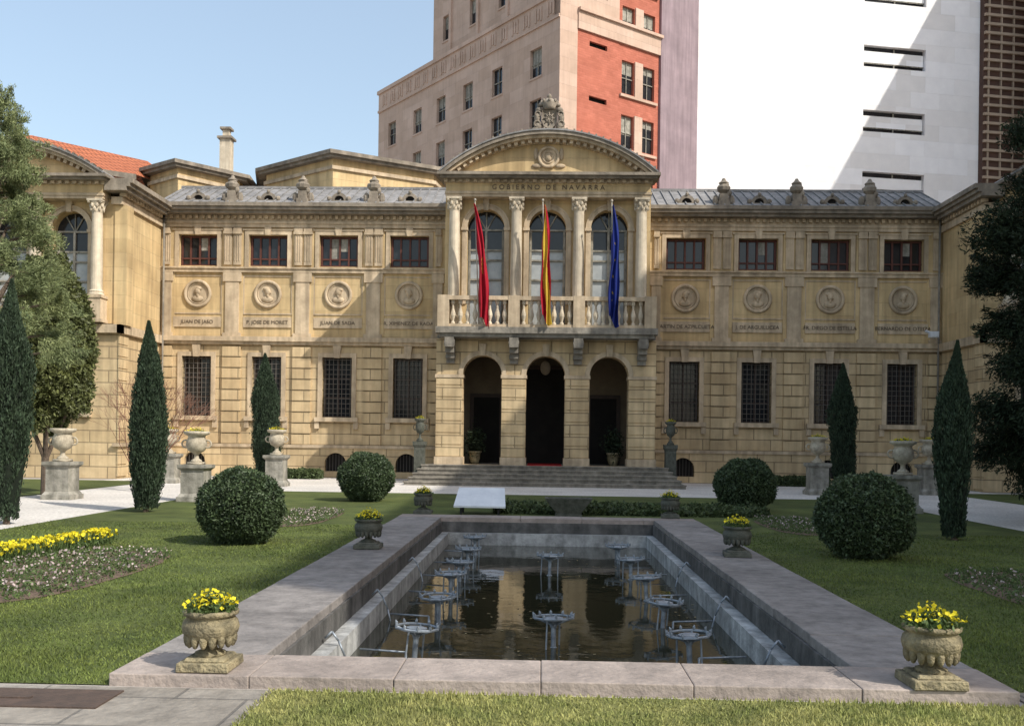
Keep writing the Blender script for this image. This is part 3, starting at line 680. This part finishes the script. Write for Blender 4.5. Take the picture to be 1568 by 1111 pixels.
link('floating_leaves',npmesh('floating_leaves',np.stack([P-u,P+w_,P+u,P-w_],axis=1).reshape(-1,3),4,mat('dead_leaf',(.30,.24,.12),(.18,.13,.07),5,.8,island=.4)))
def fountain_mesh():
    m=MB(); rr=.2
    for k in range(10):
        a=k*math.pi/5; b=(k+1)*math.pi/5
        m.tube((rr*math.cos(a),rr*math.sin(a),0),(rr*math.cos(b),rr*math.sin(b),0),.014,seg=6)
        m.tube((rr*math.cos(a),rr*math.sin(a),0),(rr*math.cos(a)*1.05,rr*math.sin(a)*1.05,.05),.008,.006,seg=6)
        m.lathe(rr*math.cos(a),rr*math.sin(a),.015,[(.014,0),(.014,.02),(.007,.025)],6)
    for k in range(4):
        a=k*math.pi/2+.4; m.tube((0,0,-.08),(rr*math.cos(a),rr*math.sin(a),0),.010,seg=6)
    m.lathe(0,0,-.1,[(.03,0),(.045,.04),(.09,.07),(.1,.1),(.02,.11)],10)
    m.tube((0,0,-1.0),(0,0,-.05),.026,seg=8); m.lathe(0,0,-.34,[(.03,0),(.045,.01),(.045,.04),(.03,.05)],8)
    for dx in(-.13,.13): m.tube((dx*1.2,.03,-1.0),(dx,.0,-.02),.009,seg=6)
    m.tube((.15,0,-.33),(0,0,-.33),.012,seg=6)
    me=bpy.data.meshes.new('fountain_stand'); me.from_pydata(m.v,[],m.f); me.materials.append(STEEL); me.update(); return me
fm_=fountain_mesh()
fp=[(-1.14,9.1),(-1.14,10.95),(-1.15,12.6),(-1.15,14.1),(-1.15,15.6),(-1.15,17.2),(1.38,9.1),(1.38,10.9),(1.36,12.7),(1.34,14.6),(1.3,16.5),(.14,9.8),(.15,14.9)]
for x,y in fp:
    q=empty('fountain_jet_stand',(x,y,-.12+random.uniform(-.03,.02)),random.random()); q.rotation_euler=(random.uniform(-.05,.05),random.uniform(-.05,.05),random.random()*3)
    link('spray_ring',fm_,q)
pp=MB()
for i in range(6): 
    x=-1.3+.13*i; pp.tube((x,7.9,-.7),(x,7.9,-.34+.05*(i%2)),.018); 
for x,y in fp:
    sgn=-1 if x<.5 else 1
    if abs(x-.14)>.2:
        pp.tube((x+sgn*.1,y,-.36),(x+sgn*.55,y+.1,-.36),.01); pp.tube((x+sgn*.1,y,-.7),(x+sgn*.1,y,-.36),.012)
for y in(8.6,11,14):
    for s,x in((-1,PX0+.06),(1,PX1-.06)):
        pts=[(x,y,-.14),(x-s*.06,y,-.08),(x-s*.12,y,-.16),(x-s*.18,y,-.3),(x-s*.24,y,-.55)]
        for a,b in zip(pts,pts[1:]): pp.tube(a,b,.01)
pp.obj('fountain_pipework',STEEL,None,True)

# ---------------------------------------------------------------- planters
def flowers(e,r,z,n,mt1=YEL,k=.5):
    P=np.column_stack([rng.normal(0,r*.55,n),rng.normal(0,r*.55,n),np.zeros(n)]); d=np.hypot(P[:,0],P[:,1]); P[d>r*1.1]*=.6; d=np.hypot(P[:,0],P[:,1])
    P[:,2]=z+rng.random(n)*(.10*np.clip(1-d/r,0,1)+.03)
    link('leaves',leaves('lv',P,.022,FLEAF,aspect=.35),e)
    P2=P[:int(n*k)].copy(); P2[:,2]+=.03+.03*rng.random(len(P2))
    link('blossoms',leaves('bl',P2,.014,mt1,aspect=.9),e)
def vase_low(x,y,mt,sc=1.0,fl=True):
    e=empty('stone_flower_urn',(x,y,.088)); e.scale=(sc,)*3; e.rotation_euler=(0,0,random.uniform(-.12,.12))
    m=MB(); m.frust(0,0,0,.06,.175,.175,.17,.17); m.frust(0,0,.0605,.085,.14,.14,.125,.125)
    o=m.obj('plinth',mt,e); bv=o.modifiers.new('b','BEVEL'); bv.width=.006
    m=MB(); m.lathe(0,0,.085,[(.1,0),(.1,.02),(.05,.04),(.042,.06),(.058,.08),(.13,.1),(.178,.15),(.188,.19),(.178,.23),(.155,.255),(.16,.262),(.182,.275),(.184,.298),(.166,.305),(.15,.29),(.0,.28)],28)
    for k in range(16):
        a=2*math.pi*k/16; m.ell((.148*math.cos(a),.148*math.sin(a),.205),(.028,.028,.06),6,6)
    m.obj('bowl',mt,e,True)
    if fl: flowers(e,.17,.375,800 if sc>=1 else 400,k=.22)
vase_low(-2.2,6.5,URN); vase_low(2.55,6.45,URN); vase_low(-2.4,13.6,URND,1.05); vase_low(2.67,13.4,URND,1.05); vase_low(-2.4,19.9,URND,1.05); vase_low(2.6,19.8,URND,1.05)
def ped_urn(x,y,H=1.8,plant=0,mt=URNW,sx=1):
    e=empty('garden_urn_on_pedestal',(x,y,0)); e.scale=(sx,sx,1); k=H/1.8
    m=MB(); m.box(-.36,.36,-.36,.36,0,.12); m.frust(0,0,.121,.2,.34,.34,.29,.29); m.box(-.28,.28,-.28,.28,.2,.78*k); m.frust(0,0,.78*k,.84*k,.28,.28,.35,.35); m.box(-.35,.35,-.35,.35,.84*k+.001,.92*k)
    m.obj('pedestal',PED if mt is not URND else URND,e)
    m=MB(); z=.92*k; m.box(-.17,.17,-.17,.17,z,z+.06)
    m.lathe(0,0,z+.06,[(.14,0),(.13,.04),(.06,.09),(.055,.18),(.1,.22),(.2,.28),(.25,.4),(.24,.52),(.2,.6),(.21,.64),(.3,.68),(.31,.74),(.28,.75),(.24,.7),(0,.68)],20)
    for s in(-1,1): m.torus_y(s*.27,0,z+.5,.09,.022,12,5)
    m.obj('urn',mt,e,True)
    if plant: flowers(e,.26,z+.76,500,YEL,.3)
for s in(-1,1):
    ped_urn(XC+s*8.5,23.6,1.75,1); ped_urn(XC+s*8.55,31,1.95,1); ped_urn(XC+s*12.4,32,1.9,1)
ped_urn(-11.7,23.6,1.8); ped_urn(12.2,24,1.8)
for s in(-1,1): ped_urn(XC+s*4.42,34.6,2.9,1,URND,.66)
def pot(x,y):
    e=empty('potted_plant',(x,y,.68)); m=MB(); m.lathe(0,0,0,[(.14,0),(.2,.2),(.22,.4),(.25,.42),(.25,.47),(.2,.47),(0,.44)],14); m.obj('pot',URN,e,True)
    P=rng.normal(0,1,(900,3))*np.array([.16,.16,.25])+np.array([0,0,.8]); link('leaves',leaves('l',P,.07,LEAFD,aspect=.3),e)
pot(XC-2.55,35.8);pot(XC+2.5,35.8)

# ---------------------------------------------------------------- vegetation
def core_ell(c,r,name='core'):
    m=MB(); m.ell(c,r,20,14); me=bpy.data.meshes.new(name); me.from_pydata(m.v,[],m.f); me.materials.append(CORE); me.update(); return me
def sphere_dirs(n): return unit(rng.normal(size=(n,3)))
def ballmesh(k):
    D=sphere_dirs(26000)
    b_=1+.035*np.sin((6+k)*D[:,0]+3*D[:,2]+k)+.03*np.sin(9*D[:,1]+5*D[:,2]+1+2*k)+.03*np.sin(17*D[:,0]-13*D[:,2]+2)*np.sin(15*D[:,1]+k)+.03*rng.normal(size=len(D))
    out=rng.random(len(D))<.02; b_[out]+=.05*rng.random(out.sum())
    P=D*b_[:,None]*np.array([1.02,1,.93])
    return leaves('clipped_leaves',P,.04,LEAF,axis=D,aj=1.3,aspect=.45)
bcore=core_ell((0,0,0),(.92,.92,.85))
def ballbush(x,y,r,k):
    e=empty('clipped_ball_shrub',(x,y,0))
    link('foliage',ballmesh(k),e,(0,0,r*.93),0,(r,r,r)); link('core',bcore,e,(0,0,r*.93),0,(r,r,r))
    m=MB(); m.tube((0,0,0),(0,0,r),.05,.04); m.obj('stem',BARK,e)
ballbush(-4.5,14.6,.6,0); ballbush(-4.4,24.5,.65,1); ballbush(4.75,23,.66,2); ballbush(4.62,14.1,.64,3)
def cypress(x,y,H,rad,name='italian_cypress',n=34000,mt=LEAFC,ph=0):
    t=rng.random(n)**.8; prof=rad*np.clip(np.minimum(1,(1-t)*2.6+.04)*np.minimum(1,.6+t*1.4),0,1)*(1+.09*np.sin(7*t+ph)+.05*np.sin(17*t+2*ph))
    a=rng.random(n)*2*math.pi
    rr=prof*(.88+.10*np.sin(5*a+14*t+ph)*np.cos(19*t+2*a)+.09*np.sin(9*a-31*t)+.09*rng.normal(size=n))
    P=np.column_stack([rr*np.cos(a)+.05*np.sin(3*t+ph),rr*np.sin(a),.02+t*.98])
    e=empty(name,(x,y,0)); P[:,2]*=H
    ax=np.tile(np.array([[0,0,1.8]]),(n,1))+unit(P*np.array([1,1,0]))*.5
    link('foliage',leaves('cyl',P,.034,mt,axis=ax,aj=.45,aspect=.32),e)
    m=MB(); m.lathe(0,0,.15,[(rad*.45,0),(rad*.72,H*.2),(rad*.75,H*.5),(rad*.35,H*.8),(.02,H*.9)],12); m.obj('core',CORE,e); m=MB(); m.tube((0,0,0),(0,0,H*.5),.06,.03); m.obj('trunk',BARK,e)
cypress(-8.2,20.1,3.95,.34,ph=0); cypress(-9.1,32,4.3,.46,ph=1.3); cypress(9.75,32,4.2,.42,ph=2.4); cypress(7.08,17,3.4,.27,ph=3.5); cypress(-9.42,17,4.3,.38,ph=4.1)
def tree(name,x,y,clumps,th,tr0,leafmt,size,dens,aspect=.3,droop=0):
    e=empty(name,(x,y,0)); m=MB(); prev=Vector((0,0,0)); rr=tr0
    for i in range(6):
        nx=Vector((random.uniform(-.08,.08),random.uniform(-.08,.08),th*(i+1)/6)); m.tube(prev,nx,rr,rr*.8,10); prev=nx; rr*=.8
    Ps=[]
    for (cx,cy,cz,r) in clumps:
        z0=max(.6,min(th,cz-r*.8)); m.tube((0,0,z0*.8),(cx*.5,cy*.5,(z0+cz)/2),tr0*.3,tr0*.18,7); m.tube((cx*.5,cy*.5,(z0+cz)/2),(cx,cy,cz),tr0*.18,.015,7)
        n=int(dens*r*r); d=sphere_dirs(n); q=rng.random((n,1))**.45
        P=d*q*r*np.array([1,1,.75])*(1+.25*np.sin(6*d[:,:1]+4*d[:,1:2]))+np.array([cx,cy,cz-0]); P[:,2]-=droop*(np.hypot(d[:,0],d[:,1])*q[:,0])*r
        Ps.append(P)
        for k in range(6):
            v=sphere_dirs(1)[0]*r*1.35; m.tube((cx,cy,cz),(cx+v[0],cy+v[1],cz+v[2]*.6),.012,.004,5)
            nn=int(dens*.02); tt=rng.random((nn,1)); Ps.append(np.array([cx,cy,cz])+tt*v*np.array([1,1,.6])+rng.normal(0,.035,(nn,3)))
    P=np.vstack(Ps); ax=unit(P-np.array([0,0,th*.6])); link('foliage',leaves('tl',P,size,leafmt,axis=ax,aj=.9,aspect=aspect),e)
    m.obj('trunk_and_limbs',BARK,e,True)
cl=[]
for i in range(48):
    z=3.6+5.0*(i/48); rad=1.75*(1-(z-3.4)/6.2)+.35; a=i*2.4
    cl.append((rad*.85*math.cos(a),rad*.85*math.sin(a),z+random.uniform(-.2,.2),.26+.24*random.random()))
tree('conifer_tree',-12.0,20.5,cl,8.4,.16,LEAFY,.042,11000,droop=.4,aspect=.2)
e=empty('clipped_laurel_tree',(-12.85,25,0))
n=52000;D=sphere_dirs(n); q=(1+.06*np.sin(8*D[:,0]+6*D[:,2])+.05*np.sin(11*D[:,1]-7*D[:,2])+.04*np.sin(23*D[:,0]+19*D[:,2])+.05*rng.normal(size=n))[:,None]
tap=(1-.22*D[:,2:3]); P=D*q*np.array([1.05,1.05,2.1]); P[:,:2]*=tap; P[:,2]+=3.95
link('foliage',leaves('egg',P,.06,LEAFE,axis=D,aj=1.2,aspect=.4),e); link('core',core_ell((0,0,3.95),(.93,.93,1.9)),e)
m=MB()
m.tube((0,0,0),(0,0,1.2),.11,.09,9)
for k in range(6): a=k*1.05; m.tube((0,0,.9),(.7*math.cos(a),.7*math.sin(a),2.5),.06,.03,7)
m.obj('trunk',BARK,e)
e=empty('bare_shrub',(-11.3,27,0)); m=MB()
def br(p,d,l,r,k):
    q=p+d*l; m.tube(p,q,r,r*.65,5)
    if k>0:
        for _ in range(3):
            dd=(d+Vector((random.gauss(0,.4),random.gauss(0,.4),random.gauss(.1,.2)))).normalized(); br(q,dd,l*.75,r*.6,k-1)
for _ in range(7): br(Vector((0,0,0)),Vector((random.gauss(0,.3),random.gauss(0,.3),1)).normalized(),1.1,.022,4)
m.obj('twigs',TWIG,e)
cl=[]
for i in range(84):
    z=1.0+8.0*(i/84); rad=3.1*math.sin(math.pi*min(1,(z+.2)/9.6))**.6; a=i*2.4
    f_=.5+.5*random.random(); cl.append((rad*f_*math.cos(a),rad*f_*math.sin(a),z+random.uniform(-.3,.3),.42+.34*random.random()))
tree('dark_evergreen_tree',11.75,20,cl,8.0,.2,LEAFD,.055,8500,droop=.25,aspect=.25)
def hedge(name,x0,x1,y0,y1,h,n):
    e=empty(name,((x0+x1)/2,(y0+y1)/2,0)); w=(x1-x0)/2;d=(y1-y0)/2
    P=np.column_stack([rng.uniform(-w,w,n),rng.uniform(-d,d,n),np.full(n,h)+.03*rng.normal(size=n)])
    P[:,2]+=.05*np.sin(P[:,0]*5)*np.sin(P[:,1]*6)
    k=rng.random(n); s=k<.3; P[s,1]=-d+.05*rng.normal(size=s.sum()); P[s,2]=rng.uniform(0,h,s.sum())
    s=(k>.3)&(k<.4); P[s,0]=np.sign(rng.normal(size=s.sum()))*w; P[s,2]=rng.uniform(0,h,s.sum())
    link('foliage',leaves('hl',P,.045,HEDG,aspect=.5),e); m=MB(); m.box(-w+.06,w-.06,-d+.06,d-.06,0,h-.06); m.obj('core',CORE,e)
hedge('low_hedge',-1.0,4.9,21.2,22.8,.13,24000)
hedge('low_hedge',-10.4,-8.3,36.3,37.1,.3,6000); hedge('low_hedge',8.6,10.6,36.3,37.1,.3,6000)
e=empty('flower_bed')
beds=[(-6.6,-4.75,9.0,13.4),(-5.4,-4.1,17.3,21.3),(4.9,6.6,9.2,12.8),(4.3,5.6,17.3,21)]
def inbed(X,Y,b_,lim,jit=0):
    x0,x1,y0,y1=b_; cx=(x0+x1)/2;cy=(y0+y1)/2
    return (np.abs((X-cx)/(x1-x0)*2)**3+np.abs((Y-cy)/(y1-y0)*2)**3+jit)<lim
sb=MB()
for x0,x1,y0,y1 in beds:
    nn=40; cx=(x0+x1)/2;cy=(y0+y1)/2
    sb.add([(cx+(x1-x0)/2*abs(math.cos(t))**.66*(1 if math.cos(t)>0 else -1)*(1+random.uniform(-.03,.03)),cy+(y1-y0)/2*abs(math.sin(t))**.66*(1 if math.sin(t)>0 else -1),.016) for t in [2*math.pi*k/nn for k in range(nn)]],[tuple(range(nn))])
sb.obj('soil',SOIL,e)
PF=[];PL=[]
for bi,(x0,x1,y0,y1) in enumerate(beds):
    n=int(1700*(x1-x0)*(y1-y0)); P=np.column_stack([rng.uniform(x0,x1,n),rng.uniform(y0,y1,n),rng.uniform(.02,.08,n)])
    P=P[inbed(P[:,0],P[:,1],beds[bi],1.0,rng.normal(0,.05,n))]
    tex=np.sin(P[:,0]*21+np.sin(P[:,1]*7))*np.sin(P[:,1]*17)+rng.normal(0,.3,len(P)); P=P[tex>-.25]; PL.append(P); Q=P[rng.random(len(P))<(.09,.09,.03,.05)[bi]].copy(); Q[:,2]=rng.uniform(.07,.10,len(Q)); PF.append(Q)
link('bed_leaves',leaves('bl',np.vstack(PL),.02,FLEAF,aspect=.4),e); link('bed_blossoms',leaves('bf',np.vstack(PF),.015,PINK,aspect=.9),e)
n=7000; y=rng.uniform(11,14.3,n); P=np.column_stack([-6.85+.25*(y-11)/1.2*.6+rng.normal(0,.09,n),y,rng.uniform(.02,.18,n)]); link('daffodil_leaves',leaves('dl',P,.05,FLEAF,axis=np.tile([[0,0,1.]],(n,1)),aj=.4,aspect=.12),e)
P=P[:1900].copy(); P=P[np.sin(P[:,1]*9)+rng.normal(0,.7,len(P))>-.5]; P[:,2]=rng.uniform(.13,.24,len(P)); link('daffodil_blossoms',leaves('df',P,.024,YEL,aspect=.9),e)
# grass blades
K=420000; xs=rng.uniform(-9,9.2,K); yy=5.0/(1-rng.random(K)*.72)
def inr(x0,x1,y0,y1): return (xs>x0)&(xs<x1)&(yy>y0)&(yy<y1)
ok=inr(-8.98,-2.82,6.3,18)|inr(3.07,9.2,6.62,18)|inr(-1.73,9.2,2,6.265)
for b_ in beds: ok&=~inbed(xs,yy,b_,.92)
ok&=(np.abs(xs/(yy+.1))<.62)
xs=xs[ok];yy=yy[ok];n=len(xs)
hh=(.012+.016*rng.random(n))*(1+.35*np.sin(xs*2.1)*np.sin(yy*1.7)); a=rng.random(n)*6.28; ww=.003+.0004*yy
hh[yy<6.3]*=1.2
b0=np.column_stack([xs,yy,np.full(n,.006)]); du=np.column_stack([np.cos(a)*ww,np.sin(a)*ww,np.zeros(n)])
tip=b0+np.column_stack([rng.normal(0,.012,n),rng.normal(0,.012,n),hh])
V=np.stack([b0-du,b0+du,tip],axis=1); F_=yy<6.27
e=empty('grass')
link('blades',npmesh('grass',V[~F_].reshape(-1,3),3,BLADE),e); link('dry_sunlit_blades',npmesh('grass_dry_sunlit',V[F_].reshape(-1,3),3,BLADEF),e)  # front blades use the sun-brightened colour

e=empty('tilted_information_panel',(-1.3,21.0,0)); m=MB()
m.add([(-.55,-.3,.2),(.55,-.3,.2),(.5,.45,.55),(-.5,.45,.55),(-.55,-.3,.16),(.55,-.3,.16),(.5,.45,.51),(-.5,.45,.51)],[(0,1,2,3),(4,7,6,5),(0,4,5,1),(1,5,6,2),(2,6,7,3),(3,7,4,0)])
m.obj('panel',BOARD,e); m=MB()
for a in(-.4,.4): m.tube((a,-.2,0),(a,-.2,.2),.025); m.tube((a,.35,0),(a,.35,.47),.025)
m.obj('legs',IRON,e)
e=empty('stone_basin',(.58,20.75,0)); m=MB()
m.frust(0,0,0,.07,.28,.2,.28,.2)
m.add([(-.25,-.18,.07),(.25,-.18,.07),(.25,.18,.07),(-.25,.18,.07),(-.5,-.32,.4),(.5,-.32,.4),(.5,.32,.4),(-.5,.32,.4),(-.44,-.26,.4),(.44,-.26,.4),(.44,.26,.4),(-.44,.26,.4),(-.2,-.12,.15),(.2,-.12,.15),(.2,.12,.15),(-.2,.12,.15)],
 [(0,1,5,4),(1,2,6,5),(2,3,7,6),(3,0,4,7),(4,5,9,8),(5,6,10,9),(6,7,11,10),(7,4,8,11),(8,9,13,12),(9,10,14,13),(10,11,15,14),(11,8,12,15),(12,13,14,15)])
m.obj('basin',URND,e)

# ================================================================= LIGHT, SKY, CAMERA
az,el=R(55),R(42)
to=Vector((math.sin(az)*math.cos(el),-math.cos(az)*math.cos(el),math.sin(el)))
L=bpy.data.lights.new('sun','SUN'); L.energy=5.0; L.angle=R(.5); L.color=(1,.955,.87)
o=bpy.data.objects.new('sun',L); o.rotation_euler=(-to).to_track_quat('-Z','Y').to_euler(); o.location=(30,-20,40); COL.objects.link(o)
w=bpy.data.worlds.new('World'); scene.world=w; w.use_nodes=True; nt=w.node_tree
sk=nt.nodes.new('ShaderNodeTexSky'); sk.sky_type='NISHITA'; sk.sun_disc=False; sk.sun_elevation=el; sk.sun_rotation=R(125); sk.dust_density=2.5; sk.air_density=1.3; sk.ozone_density=1.2
ad=nt.nodes.new('ShaderNodeMix'); ad.data_type='RGBA'; ad.blend_type='ADD'; ad.inputs[0].default_value=1; ad.inputs[7].default_value=(1.6,1.85,2.0,1)
ml=nt.nodes.new('ShaderNodeMix'); ml.data_type='RGBA'; ml.blend_type='MULTIPLY'; ml.inputs[0].default_value=1; ml.inputs[7].default_value=(1.3,1.3,1.3,1)
nt.links.new(sk.outputs[0],ml.inputs[6]); nt.links.new(ml.outputs[2],ad.inputs[6])
bg=nt.nodes['Background']; bg.inputs[1].default_value=.122; nt.links.new(ad.outputs[2],bg.inputs[0])
cam=bpy.data.cameras.new('camera'); cam.sensor_width=36; cam.lens=1500/1568*36; cam.shift_y=114.5/1568; cam.clip_end=4000; cam.clip_start=.05
oc=bpy.data.objects.new('camera',cam); COL.objects.link(oc)
oc.matrix_world=Matrix.Translation((0,0,1.65))@Matrix.Rotation(R(1.75),4,'Z')@Matrix.Rotation(R(90),4,'X')@Matrix.Rotation(R(.8),4,'Z')
scene.camera=oc
scene.view_settings.view_transform='Standard'; scene.view_settings.look='None'; scene.view_settings.exposure=0
